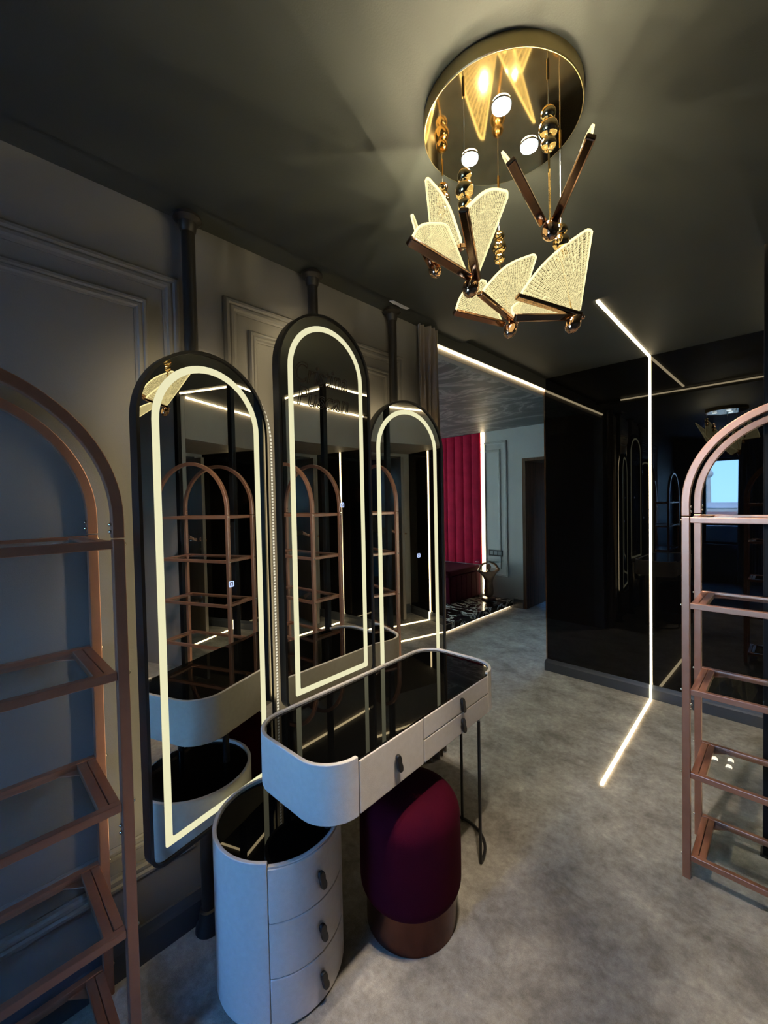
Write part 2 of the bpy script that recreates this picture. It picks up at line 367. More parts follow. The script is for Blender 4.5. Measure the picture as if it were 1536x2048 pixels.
bb('baseboard_end', (XB-.02, 1.548, 0), (XB+.1, 1.548, 0), (0, 1, 0), 'dark baseboard around the end of the black wall', .86)
struct(MB().box(XB-.004, XB+.002, 1.546, 1.556, .1, 2.55).build('trim_2', M['rose']), 'slim copper edge profile on the black wall')
hd_t = struct(MB().box(2.04, XB, YW, YW+.05, 2.42, 2.62).build('trim_1', M['corr']), 'header beam above the wide opening')
MB().box(2.04, XB, YW-.018, YW, 2.4705, 2.559).build('fascia', M['ceil'], hd_t)
# ceilings
struct(MB().box(XW, 2.283, YS, 1.414, 2.515, 2.64).build('ceiling', M['ceil']), 'dropped dark grey ceiling panel')
struct(MB().box(XW, 2.30, 1.30, YW, 2.532, 2.64).build('ceiling_gap', M['ceil']), 'narrow ceiling recess along the panelled wall')
struct(MB().box(2.20, XB+.1, -1.5, YW+.05, 2.56, 2.66).box(2.20, 2.56, YS-.1, -1.5, 2.56, 2.66).build('ceiling_corridor', M['ceil']), 'corridor ceiling beside the black wall')
# window wall with an opening
wy0, wy1, wz0, wz1 = .0, 1.14, .66, 2.16
wb = MB().box(XW-.2, XW, YS, wy0, 0, 2.62).box(XW-.2, XW, wy1, YW+.1, 0, 2.62).box(XW-.2, XW, wy0, wy1, 0, wz0).box(XW-.2, XW, wy0, wy1, wz1, 2.62)
struct(wb.build('wall_back', M['wall']), 'grey wall with the tall window')
def window(name, x, y0, y1, z0, z1, axis, label, rail=None, n=2):
    mb = MB(); t = .045
    def bx(a0, a1, b0, b1, d=.06):
        if axis == 'x': mb.box(x-d, x, a0, a1, b0, b1)
        else: mb.box(a0, a1, x-d, x, b0, b1)
    bx(y0, y1, z0, z0+t); bx(y0, y1, z1-t, z1)
    for i in range(n+1):
        c = y0+t/2+(y1-y0-t)*i/n; bx(c-t/2, c+t/2, z0, z1)
    if rail: bx(y0, y1, rail-t/2, rail+t/2)
    fr = struct(mb.build(name, M['black_metal']), label)
    for i in range(n):
        a = y0+t/2+(y1-y0-t)*i/n; b = y0+t/2+(y1-y0-t)*(i+1)/n
        p = MB()
        if axis == 'x': p.box(x-.035, x-.029, a, b, z0+.01, z1-.01)
        else: p.box(a, b, x-.035, x-.029, z0+.01, z1-.01)
        p.build('window_pane', M['pane'], fr)
    return fr
w1 = window('window_1', XW-.08, wy0, wy1, wz0, wz1, 'x', 'black framed window to the town', rail=1.01, n=2)
struct(MB().box(XW, 2.55, YS-.1, YS, 0, 2.62).build('wall_side', M['wall']), 'plain wall behind the viewer')
struct(MB().box(2.45, 2.55, YS, -.655, 0, 2.62).build('wall_corridor', M['corr']), 'taupe wall beside the corridor')
struct(MB().box(2.552, XB, -1.49, -.655, 2.16, 2.56).build('trim_3', M['corr']), 'bulkhead above the corridor end')
struct(MB().box(3.50, XB+.1, -1.99, -1.492, 0, 2.56).box(2.552, 3.50, -1.99, -1.492, 2.12, 2.56).build('wall_end', M['corr']), 'corridor end wall with open doorway')
bb('baseboard_corridor', (3.50, -1.492, 0), (3.60, -1.492, 0), (0, 1, 0), 'baseboard beside the doorway')
# small room beyond the doorway
struct(MB().box(2.45, 2.55, -3.2, -2.62, 0, 2.5).box(2.45, 2.55, -4.2, -3.6, 0, 2.5).box(2.45, 2.55, -3.6, -3.2, 0, 1.5).box(2.45, 2.55, -3.6, -3.2, 1.9, 2.5).box(2.45, 5.7, -4.3, -4.2, 0, 2.5)
       .box(5.6, 5.7, -4.2, -1.9, 0, 2.5).box(XB+.1, 5.7, -1.99, -1.9, 0, 2.5).build('wall_beyond', M['far_wall']), 'pale walls of the room beyond the doorway')
struct(MB().box(2.45, 5.7, -4.3, -1.9, 2.5, 2.6).build('ceiling_beyond', M['ceil']))
window('fill_window', 2.53, -3.6, -3.2, 1.5, 1.9, 'x', 'unseen small window added to light the room beyond the doorway', n=1)  # added where no mirror sees it, lets sky light into this room
# far room through the opening
fwall = struct(MB().box(XF, XF+.16, 2.655, 6.1, 0, 2.62).box(XF, XF+.16, 1.55, 1.75, 0, 2.62).box(XF, XF+.16, 1.75, 2.655, 2.075, 2.62).build('wall_far', M['far_wall']), 'blue grey wall of the far room')
fwf = lambda a, z, h: (XF-h, a, z)
molding('wall_moulding', 2.881, 3.255, .41, 2.355, fwf, fwall, M['far_wall'], .85)
molding('wall_moulding', 2.985, 3.40, .52, 2.24, fwf, fwall, M['far_wall'], .7)
bb('baseboard_far', (XF, 2.655, 0), (XF, 2.80, 0), (-1, 0, 0), 'baseboard of the far room')
struct(MB().box(2.04, XF, YW+.05, 6.1, 2.51, 2.6).build('ceiling_far', M['stone_ceiling']), 'grey stone patterned ceiling of the far room')
struct(MB().box(1.94, 2.04, YW+.1, 6.1, 0, 2.62).build('wall_far_left', M['wood']), 'side wall of the far room')
struct(MB().box(2.04, 2.2, 6.0, 6.1, 0, 2.62).box(5.1, 5.6, 6.0, 6.1, 0, 2.62).box(2.2, 5.1, 6.0, 6.1, 0, .2).box(2.2, 5.1, 6.0, 6.1, 2.4, 2.62).build('wall_far_back', M['far_wall']), 'window wall of the far room')
window('window_2', 6.06, 2.2, 5.1, .2, 2.4, 'y', 'wide window of the far room', n=3)
struct(MB().box(XB+.1, XF, 1.45, 1.55, 0, 2.62).build('wall_far_right', M['far_wall']), 'wall behind the black partition')
# wood lined doorway of the far room
d1 = struct(MB().box(XF-.004, 6.15, 2.61, 2.655, 0, 2.075).build('door_1', M['wood']), 'dark wooden door lining of the far doorway')
MB().box(XF-.004, 6.15, 1.75, 2.61, 2.035, 2.075).build('door_lintel', M['wood'], d1)
struct(MB().box(7.0, 7.1, 1.2, 4.0, 0, 2.6).box(5.61, 7.1, 4.0, 4.1, 0, 2.6).box(5.61, 7.1, 1.2, 1.3, 0, 2.6).box(5.61, 7.1, 1.2, 4.1, 2.5, 2.6).build('wall_hall', M['wood']), 'dark wood walls of the hallway')
t = thing('amber_cabinet', 'amber lit wooden cabinet far behind the dark doorway', 'cabinet', (6.8, 2.95, 0))
MB().box(-.15, .15, -.40, .30, .02, .30).build('plinth', M['wood'], t)
MB().box(-.17, .17, -.40, .32, .32, .46).build('ledge', M['warm_wood'], t)
MB().box(-.12, .15, -.38, .28, .50, 1.35).build('lower_door', M['wood'], t); MB().box(-.12, .15, -.38, .28, 1.37, 2.03).build('upper_door', M['wood'], t)
MB().box(-.14, -.12, .20, .28, .50, 2.03).build('edge_strip', M['warm_wood'], t)
tag(MB().cyl((6.4, 2.9, 2.44), (6.4, 2.9, 2.49), .05).build('ceiling_spot', emit('hall_spot_light', (1, .7, .4), 7.0)), 'small warm ceiling spot in the hallway behind the doorway', 'light')
# town seen through the window
struct(MB().box(-480, -3, -260, 300, -14.2, -14).build('ground', M['ground']))
struct(MB().box(-2.40, -2.34, -4, 5, -1, .92).box(-2.42, -2.32, -4, 5, .92, .965).build('trim_4', M['parapet']), 'balcony parapet outside the window')
struct(MB().box(-3.6, -2.2, -4, 5, -.2, -.1).build('balcony_slab', M['parapet']))
TOWN = [(40, 14), (62, 17), (88, 20), (118, 22), (155, 26), (200, 30), (250, 34)]
TW = ['nearest', 'second', 'third', 'fourth', 'fifth', 'sixth', 'farthest']
for ri, (d, stp) in enumerate(TOWN):
    for ci in range(5):
        y = -.05*d+(ci-1)*stp; w = random.uniform(.35, .55)*stp; l = random.uniform(.4, .6)*stp; hh = random.uniform(4, 8)+d*.014
        red = (ri*5+ci) % 3 == 1
        b = thing('town_building', ('red roofed' if red else 'pale flat coloured')+' town building beyond the window, '+TW[ri]+' row, '+['first', 'second', 'third', 'fourth', 'last'][ci]+' along', 'building', (-d-3, y, -14), random.uniform(-.12, .12), 'town buildings beyond the window')
        MB().box(-w/2, w/2, -l/2, l/2, 0, hh).build('walls', M['city'], b)
        MB().add([(-w/2-.3,-l/2-.3,hh),(w/2+.3,-l/2-.3,hh),(w/2+.3,l/2+.3,hh),(-w/2-.3,l/2+.3,hh),(0,-l/2,hh+2),(0,l/2,hh+2)], [(0,1,4),(3,5,2),(0,4,5,3),(1,2,5,4),(0,3,2,1)]).build('roof', M['roof'] if red else M['city'], b)
tag(MB().cyl((-300, 35, -14), (-300, 35, 14), 1.6, 1.0).ball((-300, 35, 14), 2.4).build('water_tower', M['city']), 'thin pale tower on the town skyline', 'tower')

# ------------------------------------------------------------------ light strips
def strip(name, a, b, upv, label, w=.02, h=.012, mat='led', foot=False):
    mb = MB().obox(a, b, upv, w, h)
    if foot: mb.obox((a[0]-.018, a[1], 0), (a[0]-.018, a[1], .106), upv, w, .010)
    return tag(mb.build(name, M[mat]), label, 'light strip', 'warm light strips')
strip('led_strip', (XB-.004, .755, .0), (XB-.004, .755, 2.553), (1, 0, 0), 'vertical warm LED strip running down the black glossy wall', .0135, .014, foot=True)
strip('led_strip', (2.395, .737, 2.556), (XB, .757, 2.556), (0, 0, 1), 'warm LED strip on the ceiling leading to the black wall', .015)
strip('led_strip', (XB-.03, .752, .004), (2.335, .716, .004), (0, 0, 1), 'warm LED strip sunk in the carpet below the black wall', .016)
strip('led_strip', (2.06, YW-.007, 2.462), (XB-.006, YW-.007, 2.462), (0, 1, 0), 'warm LED strip on the header above the far room opening', .013, .012)
strip('led_strip', (2.293, 1.42, 2.545), (2.293, .08, 2.545), (1, 0, 0), 'warm LED strip along the edge of the dropped ceiling panel', .012, .012)
strip('led_strip', (2.45, -.02, 2.552), (2.45, -.62, 2.552), (0, 0, 1), 'warm LED ceiling strip running towards the corridor bulkhead', .012)
strip('led_strip', (2.40, .03, 2.556), (XB, .03, 2.556), (0, 0, 1), 'warm LED ceiling strip beside the black column', .021)
strip('led_strip', (XB-.004, .03, 0), (XB-.004, .03, 2.553), (1, 0, 0), 'vertical warm LED strip on the black wall behind the copper rack', .0135, .014, foot=True)
strip('led_strip', (XB-.03, .03, .004), (2.42, .03, .004), (0, 0, 1), 'warm LED floor strip behind the copper rack by the column', .016)
strip('led_strip', (2.56, -.64, 2.545), (XB-.005, -.64, 2.545), (0, 0, 1), 'warm LED strip on top of the corridor bulkhead', .016, .016)
strip('led_strip', (XB-.03, -.55, .004), (2.5, -.55, .004), (0, 0, 1), 'warm LED floor strip below the corridor bulkhead', .016)
strip('led_strip', (XB-.004, -1.05, 0), (XB-.004, -1.05, 2.155), (1, 0, 0), 'vertical warm LED strip on the black wall under the bulkhead', .0135, .014, foot=True)
strip('led_strip', (XB-.03, -1.05, .004), (2.75, -1.05, .004), (0, 0, 1), 'warm LED floor strip in front of the open door', .016)
strip('led_strip', (XF-.008, 3.262, .13), (XF-.008, 3.262, 2.509), (1, 0, 0), 'vertical warm LED strip beside the red velvet wall panels', .05, .016)
# columns
for (x, y, lb) in ((2.345, .062, 'slim black column right behind the copper rack'), (2.43, -.62, 'slim black column at the corner of the corridor')):
    tt = thing('column', lb, 'column', (x, y, 0), 0, 'slim black columns')
    MB().box(-.022, .022, -.022, .022, .0, 2.558).build('shaft', M['column'], tt, bevel=.004)
    MB().box(-.03, .03, -.03, .03, 0, .008).build('base_plate', M['black_metal'], tt)

# ------------------------------------------------------------------ copper racks
SH = [.087, .419, .751, 1.09, 1.425]
def make_rack(label, loc, rz):
    t = thing('arched_rack', label, 'shelf rack', loc, rz, 'arched copper racks')
    W, D, s = .365, .315, .026
    for y in (s/2, D-s/2):
        for sx in (-1, 1):
            MB().box(sx*(W-s/2)-s/2, sx*(W-s/2)+s/2, y-s/2, y+s/2, 0, 1.438).build('upright', M['copper'], t, bevel=.002)
        zc = 1.49; r_ = W-s/2
        path = [(-r_, y, 1.441), (-r_, y, 1.465)]+[(-r_*math.cos(PI*i/40), y, zc+r_*math.sin(PI*i/40)) for i in range(41)]+[(r_, y, 1.465), (r_, y, 1.441)]
        MB().tube(path, sq(s, s), upf=(0, 1, 0)).build('arch', M['copper'], t, bevel=.002)
    for z in SH:
        f = MB()
        xi = W-s-.001
        f.box(-xi, xi, .003, .023, z-.011, z+.011).box(-xi, xi, D-.023, D-.003, z-.011, z+.011)
        f.box(-xi+.024, -xi+.046, .023, D-.023, z-.011, z+.009).box(xi-.046, xi-.024, .023, D-.023, z-.011, z+.009)
        fr = f.build('shelf_frame', M['copper'], t, bevel=.0015)
        MB().box(-xi+.046, xi-.046, .021, D-.021, z+.001, z+.006).build('glass_shelf', M['shelf_glass'], fr)
        for sx in (-1, 1):
            MB().box(sx*(xi-.011)-.011, sx*(xi-.011)+.011, .026, D-.026, z-.011, z+.009).build('cross_bar', M['copper'], fr, bevel=.0015)
            for qx in (-1, 1): # corner gussets
                x0 = qx*(xi-.046); MB().add([(x0, D-.023, z-.009), (x0-qx*.045, D-.023, z-.009), (x0, D-.06, z-.009), (x0, D-.023, z-.006), (x0-qx*.045, D-.023, z-.006), (x0, D-.06, z-.006)], [(0,1,2),(3,5,4),(0,3,4,1),(1,4,5,2),(2,5,3,0)]).build('gusset', M['copper'], fr) if sx == 1 else None
    bolt = MB().ball((0, 0, 0), .0052, n=10, k=6).mesh('bolt', True); bolt.materials.append(M['steel'])
    for y in (s/2, D-s/2):
        for sx in (-1, 1):
            for z in (1.458, 1.476, .700, .682): shared(bolt, 'bolt', t, loc=(sx*(W-s-.002), y, z))
            for z in SH: shared(bolt, 'bolt', t, loc=(sx*(W+.001), y, z))
    return t
make_rack('tall arched copper rack with glass shelves against the panelled wall', (-.065, 1.222, 0), 0)
make_rack('tall arched copper rack with glass shelves in front of the black wall', (1.982, -.055, 0), -PI/2)

# ------------------------------------------------------------------ mirrors on poles
def arch_outline(w, z0, z1, ins, rb, n=28):
    w -= ins; z0 += ins; z1 -= ins; rb = max(rb-ins, .008); pts = []
    for i in range(n+1): a = PI*i/n; pts.append((w*math.cos(a), z1-w+w*math.sin(a)))
    for i in range(7): a = PI+PI/2*i/6; pts.append((-w+rb+rb*math.cos(a), z0+rb+rb*math.sin(a)))
    for i in range(7): a = 1.5*PI+PI/2*i/6; pts.append((w-rb+rb*math.cos(a), z0+rb+rb*math.sin(a)))
    return pts
TILT = Matrix.Rotation(PI/2, 4, 'X')   # outline (x, y)->(x, z); extrude along -y
MIR = [((.625, 1.435), 11.9, .405, 2.04), ((1.137, 1.432), 2.2, .695, 2.318), ((1.65, 1.428), -7.6, .405, 2.04)]
MLAB = ['arched black framed lit mirror nearest the left copper rack', 'tallest arched lit mirror in the middle with etched lettering', 'arched lit mirror beside the brown curtain']
mirrors = []
for i, ((cx, cy), ang, z0, z1) in enumerate(MIR):
    t = thing('arched_mirror', MLAB[i], 'mirror', (cx, cy, 0), R(ang), 'arched lit mirrors on poles'); mirrors.append(t)
    hw = .254
    def O(ins, rb=.05): return arch_outline(hw, z0, z1, ins, rb)
    MB().ring(O(0), O(.010), -.034, .006).xf(TILT).build('frame', M['black_metal'], t, smooth=True)
    MB().prism(O(.0105), -.006, 0).xf(TILT).build('mirror_glass', M['mirror'], t)
    MB().prism(O(.012), -.030, -.0065).xf(TILT).build('back_panel', M['black_metal'], t)
    MB().ring(O(.048, .052), O(.071, .073), .0004, .0012).xf(TILT).build('light_band', M['frost'], t)
    MB().ring(O(.014, .06), O(.026, .07), -.0385, -.0345).xf(TILT).build('backlight', M['backled'], t)
    # touch switch
    bx, bz = [(.063, 1.234), (.066, 1.509), (.062, 1.231)][i]
    def rr(s_, rad, n=5):
        pts = []
        for q, (sx, sy) in enumerate(((1, 1), (-1, 1), (-1, -1), (1, -1))):
            for j in range(n+1):
                a = PI/2*q+PI/2*j/n; pts.append((bx+sx*(s_-rad)+rad*math.cos(a), bz+sy*(s_-rad)+rad*math.sin(a)))
        return pts
    sw = MB().ring(rr(.0105, .004), rr(.0078, .002), .0004, .0012).xf(TILT).build('touch_switch', M['switch'], t)
    MB().ring([(bx+.004*math.cos(a), bz+.001+.004*math.sin(a)) for a in [2*PI*k/12 for k in range(12)]], [(bx+.0018*math.cos(a), bz+.001+.0018*math.sin(a)) for a in [2*PI*k/12 for k in range(12)]], .0004, .0012).box(bx-.005, bx+.005, bz-.0058, bz-.004, .0004, .0012).xf(TILT).build('switch_icon', M['switch'], sw)
    MB().box(-.05, -.01, .031, .0445, (z0+z1)/2+.35, (z0+z1)/2+.43).box(-.05, -.01, .031, .0445, (z0+z1)/2-.45, (z0+z1)/2-.37).build('pole_bracket', M['black_metal'], t)
# LED tape showing past the right edge of the first mirror
tp = MB()
ol = arch_outline(.254+.046, .405, 2.06, 0, .05, 60)[:22][::-1]
pts = ol+[(.300, 1.76-.0125*k) for k in range(1, 96)]
for k in range(0, len(pts)-1):
    a, b = pts[k], pts[k+1]
    mx, mz = (a[0]*.8+b[0]*.2), (a[1]*.8+b[1]*.2); nx, nz = (a[0]*.2+b[0]*.8), (a[1]*.2+b[1]*.8)
    dx, dz = nx-mx, nz-mz; l = math.hypot(dx, dz) or 1; ox, oz = dz/l*.004, -dx/l*.004
    tp.prism([(mx-ox, mz-oz), (nx-ox, nz-oz), (nx+ox, nz+oz), (mx+ox, mz+oz)], -.0345, -.033)
tp.xf(TILT).build('led_tape', emit('led_tape_dots', (1, .95, .75), .8), mirrors[0])
# lettering on the middle mirror
def letters(body, x0, wid, zbase, cap):
    cu = bpy.data.curves.new('lettering', 'FONT'); cu.body = body; cu.size = 1; cu.shear = .25; cu.fill_mode = 'NONE'; cu.bevel_depth = .018; cu.bevel_resolution = 0
    ob = bpy.data.objects.new('tmp_text', cu); col.objects.link(ob)
    dg = bpy.context.evaluated_depsgraph_get(); me = bpy.data.meshes.new_from_object(ob.evaluated_get(dg)); bpy.data.objects.remove(ob)
    xs = [v.co.x for v in me.vertices]; ys = [v.co.y for v in me.vertices]; lx = min(xs); sx = wid/(max(xs)-lx); sy = cap/max(ys)
    for v in me.vertices: v.co = Vector((x0+(v.co.x-lx)*sx, -.0008+v.co.z*.01, zbase+v.co.y*sy))
    me.materials.clear(); me.materials.append(M['etched'])
    o = bpy.data.objects.new('etched_lettering', me); col.objects.link(o); o.parent = mirrors[1]; o['label'] = 'faint etched script lettering reading '+body
    return o
M['etched'] = pbr('etched_glass_line', (.085, .062, .045), (.07, .05, .038), rough=.35, metal=.5)
letters('Cristina', -.172, .285, 2.015, .082); letters('Puscan', -.165, .285, 1.922, .075)
for i, (px, lb) in enumerate(((.592, 'dark pipe pole holding the left lit mirror'), (1.118, 'dark pipe pole holding the tallest lit mirror'), (1.627, 'dark pipe pole holding the lit mirror by the curtain'))):
    t = thing('mirror_pole', lb, 'pole', (px, 1.502, 0), 0, 'mirror poles')
    MB().cyl((0, 0, .0), (0, 0, 2.531), .0225, n=28).build('pipe', M['pole'], t, smooth=True)
    MB().lathe([(.030, 2.531), (.030, 2.520), (.046, 2.517), (.047, 2.508), (.041, 2.502), (.030, 2.496), (.027, 2.472), (.0228, 2.464)], n=32).build('ceiling_flange', M['pole'], t, smooth=True)
    MB().lathe([(.0228, .075), (.030, .07), (.034, .03), (.044, .015), (.047, .0)], n=32).build('floor_flange', M['black_metal'], t, smooth=True)
tag(MB().prism([(1.560, 1.455), (1.571, 1.428), (1.694, 1.430), (1.692, 1.455), (1.672, 1.459), (1.655, 1.462), (1.628, 1.459), (1.612, 1.456), (1.60, 1.461)], 2.529, 2.5318).build('plaster_patch', M['plaster']), 'ragged white bare plaster patch on the ceiling edge', 'patch')

# ------------------------------------------------------------------ vanity table
def rrect(hx, hy, r_, ins=0, n=8):
    hx -= ins; hy -= ins; r_ = max(r_-ins, .004); pts = []
    for q, (sx, sy) in enumerate(((1, 1), (-1, 1), (-1, -1), (1, -1))):
        for j in range(n+1):
            a = PI/2*q+PI/2*j/n; pts.append((sx*(hx-r_)+r_*math.cos(a), sy*(hy-r_)+r_*math.sin(a)))
    return pts
HX, HY, RC = .508, .206, .12
vt = thing('vanity_table', 'greige leather vanity table with black glass top and black rod legs', 'vanity table', (1.175, 1.122, 0), R(2.2))
ol0 = rrect(HX, HY, RC); ol1 = rrect(HX, HY, RC, .013)
n8 = 9
order = list(range(3*n8, 4*n8))+list(range(0, 3*n8))      # from the front right corner round the back to the front left corner
A = [ol0[k] for k in order]; B = [ol1[k] for k in order]
A = [(.388, -HY)]+A+[]; B = [(.388, -HY+.013)]+B
MB().ring(A, B, .604, .780, closed=False).build('side_wrap', M['leather'], vt, smooth=True, bevel=.0022)
MB().prism(rrect(HX, HY, RC, .0135)[:-0 or None], .606, .766).build('carcass', M['inner'], vt) if False else None
car = [p for p in rrect(HX, HY, RC, .0135)]
car = [(x, max(y, -HY+.024)) for x, y in car]
MB().prism(car, .607, .7655).build('carcass', M['inner'], vt)
gl = rrect(HX, HY, RC, .0135)
gl = gl[:3*n8]+[(-.386, -HY+.0135), (-.386, -HY+.002), (.386, -HY+.002), (.386, -HY+.0135)]+gl[3*n8:]
MB().prism(gl, .7662, .7722).build('glass_top', M['black_glass'], vt)
def pull(parent, loc, rz, name='pull', tilt=0):
    pts = []
    n = 36
    for i in range(n):
        a = 2*PI*i/n; z = .031*math.sin(a); wv = abs(math.cos(a))**.62*(1 if math.cos(a) >= 0 else -1); x = (.0125-.0032*math.exp(-(z/.009)**2))*wv-.22*z
        pts.append((x, z))
    o = MB().prism(pts, .004, .0155).xf(TILT).build(name, M['handle'], parent, smooth=True, bevel=.003)
    MB().cyl((0, 0.0, 0), (0, -.005, 0), .006, n=12).build('pull_post', M['handle'], o) if False else None
    o.location = loc; o.rotation_euler = (0, 0, rz); return o
DR = [(-.3845, -.0745, .607, .7655, (-.216, .681), 'deep drawer'), (-.0700, .3865, .6905, .7655, (.172, .722), 'upper drawer'), (-.0700, .3865, .607, .6875, (.174, .642), 'lower drawer')]
for x0, x1, za, zb, (hx_, hz_), nm in DR:
    d = MB().box(x0, x1, -HY-.001, -HY+.022, za, zb).build('drawer', M['leather'], vt, bevel=.003)
    p = pull(d, (hx_, -HY-.0005, hz_), 0)
ca, sa = math.cos(R(2.2)), math.sin(R(2.2))
def tloc(x, y): dx, dy = x-1.175, y-1.122; return dx*ca+dy*sa, -dx*sa+dy*ca
cxl, cyl_ = 1.47, 1.09
arc = []
for k in range(33):
    a = R(-86+190*k/32); arc.append((*tloc(cxl+.166*math.cos(a), cyl_+.166*math.sin(a)), .012))
MB().tube(arc, rp(.0065, 10), upf=(0, 0, 1)).build('foot_arc', M['black_metal'], vt, smooth=True)
for a in (-86, 9, 104):
    x, y = tloc(cxl+.166*math.cos(R(a)), cyl_+.166*math.sin(R(a)))
    lg = MB().cyl((x, y, .006), (x, y, .606), .0065, n=14).build('leg', M['black_metal'], vt, smooth=True)
    MB().cyl((x, y, 0), (x, y, .008), .006, n=12).build('foot_pad', M['steel'], lg)
x, y = tloc(.80, 1.06); MB().cyl((x, y, .487), (x, y, .606), .0125, n=16).build('support_post', M['black_metal'], vt, smooth=True)
x, y = tloc(.80, 1.30); MB().cyl((x, y, .487), (x, y, .606), .0125, n=16).build('support_post', M['black_metal'], vt, smooth=True)

# ------------------------------------------------------------------ round drawer cabinet
cb = thing('drawer_cabinet', 'round greige leather drawer cabinet with black glass top under the vanity', 'cabinet', (.72, 1.222, 0))
RCB = .205
a0, a1 = R(-131), R(-46)
def arcpts(r_, s, e, n): return [(r_*math.cos(s+(e-s)*i/n), r_*math.sin(s+(e-s)*i/n)) for i in range(n+1)]
MB().ring(arcpts(RCB, a1, a0+2*PI, 64), arcpts(RCB-.012, a1, a0+2*PI, 64), .004, .4965, closed=False).build('side_wrap', M['leather'], cb, smooth=True, bevel=.002)
MB().lathe([(RCB-.026, .0), (RCB-.026, .478)], n=64).build('carcass', M['inner'], cb)
MB().ring(arcpts(RCB-.003, a0+.01, a1-.01, 30), arcpts(RCB-.016, a0+.01, a1-.01, 30), .4795, .4835, closed=False).build('top_band', M['leather'], cb, smooth=True)
MB().lathe([(RCB-.0135, .4784), (RCB-.0135, .4858)], n=72).build('glass_top', M['black_glass'], cb)
for za, zb in ((.3185, .4775), (.1565, .3155), (.008, .1535)):
    d = MB().ring(arcpts(RCB-.0005, a0+.008, a1-.008, 30), arcpts(RCB-.02, a0+.008, a1-.008, 30), za, zb, closed=False).build('drawer', M['leather'], cb, smooth=True, bevel=.0025)
    ah = R(-85.5); zc = za+.0665
    pull(d, ((RCB-.0005)*math.cos(ah), (RCB-.0005)*math.sin(ah), zc), ah+PI/2)

# ------------------------------------------------------------------ pouf stool
st = thing('velvet_stool', 'round burgundy velvet stool with copper base under the vanity', 'stool', (1.134, 1.007, 0))
prof = [(.164, .108), (.170, .112)]
prof = []
for i in range(9): a = -PI/2+PI/2*i/8; prof.append((.135+.05*math.cos(a), .165+.055*math.sin(a)))
prof.append((.1855, .26)); prof.append((.1845, .36))
for i in range(13): a = PI/2*i/12; prof.append((.095+.0885*math.cos(a), .385+.085*math.sin(a)))
prof.append((.03, .4725))
MB().lathe(prof, n=72).build('seat', M['velvet'], st, smooth=True)
MB().lathe([(.160, .0), (.164, .002), (.164, .125), (.158, .127)], n=72).build('base', M['stool_base'], st, smooth=True)
MB().box(-.0015, .0015, .1635, .1655, .003, .125).build('seam', M['steel'], st) if False else None

# ------------------------------------------------------------------ brown curtain
def drape(name, x0, x1, y, z0, z1, n, amp, mat, label, axis='x', pinch=.8):
    mb = MB(); nx, nz = n*10, 16; vs = []
    for j in range(nz+1):
        z = z0+(z1-z0)*j/nz; f = j/nz
        for i in range(nx+1):
            s = i/nx; wv = math.sin(s*n*2*PI+.5*math.sin(f*3)); am = amp*(1-.35*f)
            c = (x0+x1)/2; a = c+(x0+(x1-x0)*s-c)*(1-.12*f*pinch)
            p = (a, y+am*wv+.012*math.sin(f*6+s*9)) if axis == 'x' else (y+am*wv+.012*math.sin(f*6+s*9), a)
            vs.append((p[0], p[1], z))
    fs = [(j*(nx+1)+i, j*(nx+1)+i+1, (j+1)*(nx+1)+i+1, (j+1)*(nx+1)+i) for j in range(nz) for i in range(nx)]
    mb.add(vs, fs); o = mb.build(name, mat, None, smooth=True)
    so = o.modifiers.new('thick', 'SOLIDIFY'); so.thickness = .004
    return tag(o, label, 'curtain')
drape('curtain', 1.845, 2.025, 1.498, .012, 2.518, 4, .026, M['curtain'], 'brown gathered curtain at the end of the panelled wall')
drape('drape', .16, .66, XW+.10, .03, 2.45, 6, .03, M['sheer'], 'grey blue drape hanging beside the window', 'y')

drape('added_warm_sheer', 2.15, 5.3, 5.9, .02, 2.49, 26, .025, M['warm_filter'], 'unseen sheer added over the far room window to warm its daylight', pinch=0)  # added out of view, filters the far room daylight to a warmer tone
# ------------------------------------------------------------------ butterfly chandelier
KS = 1.03
def KP(p): return (p[0]*KS, p[1]*KS, EYE+(p[2]-EYE)*KS)
CH = Vector((.985*KS, .527*KS, 0))
ch = thing('butterfly_chandelier', 'gold ceiling chandelier with glowing butterfly pendants', 'chandelier', (CH.x, CH.y, 2.515))
def L(p): return Vector(KP(p))-Vector((CH.x, CH.y, 2.515))
MB().lathe([(.197, -.0005), (.197, -.034), (.195, -.0365)], n=96).build('canopy', M['gold_side'], ch, smooth=True)
MB().lathe([(.1935, -.0366), (.1935, -.0372)], n=96).build('canopy_plate', M['gold'], ch)
for (x, y) in ((.929, .493), (1.006, .629), (1.083, .497)):
    p = L((x, y, 2.45)); s_ = MB().cyl((p.x, p.y, -.0372), (p.x, p.y, -.0455), .0215, n=32).build('spot', M['puck'], ch, smooth=True)
    MB().ring([(p.x+.0245*math.cos(2*PI*k/32), p.y+.0245*math.sin(2*PI*k/32)) for k in range(32)], [(p.x+.0228*math.cos(2*PI*k/32), p.y+.0228*math.sin(2*PI*k/32)) for k in range(32)], -.0395, -.0372).build('spot_bezel', M['black_metal'], s_)
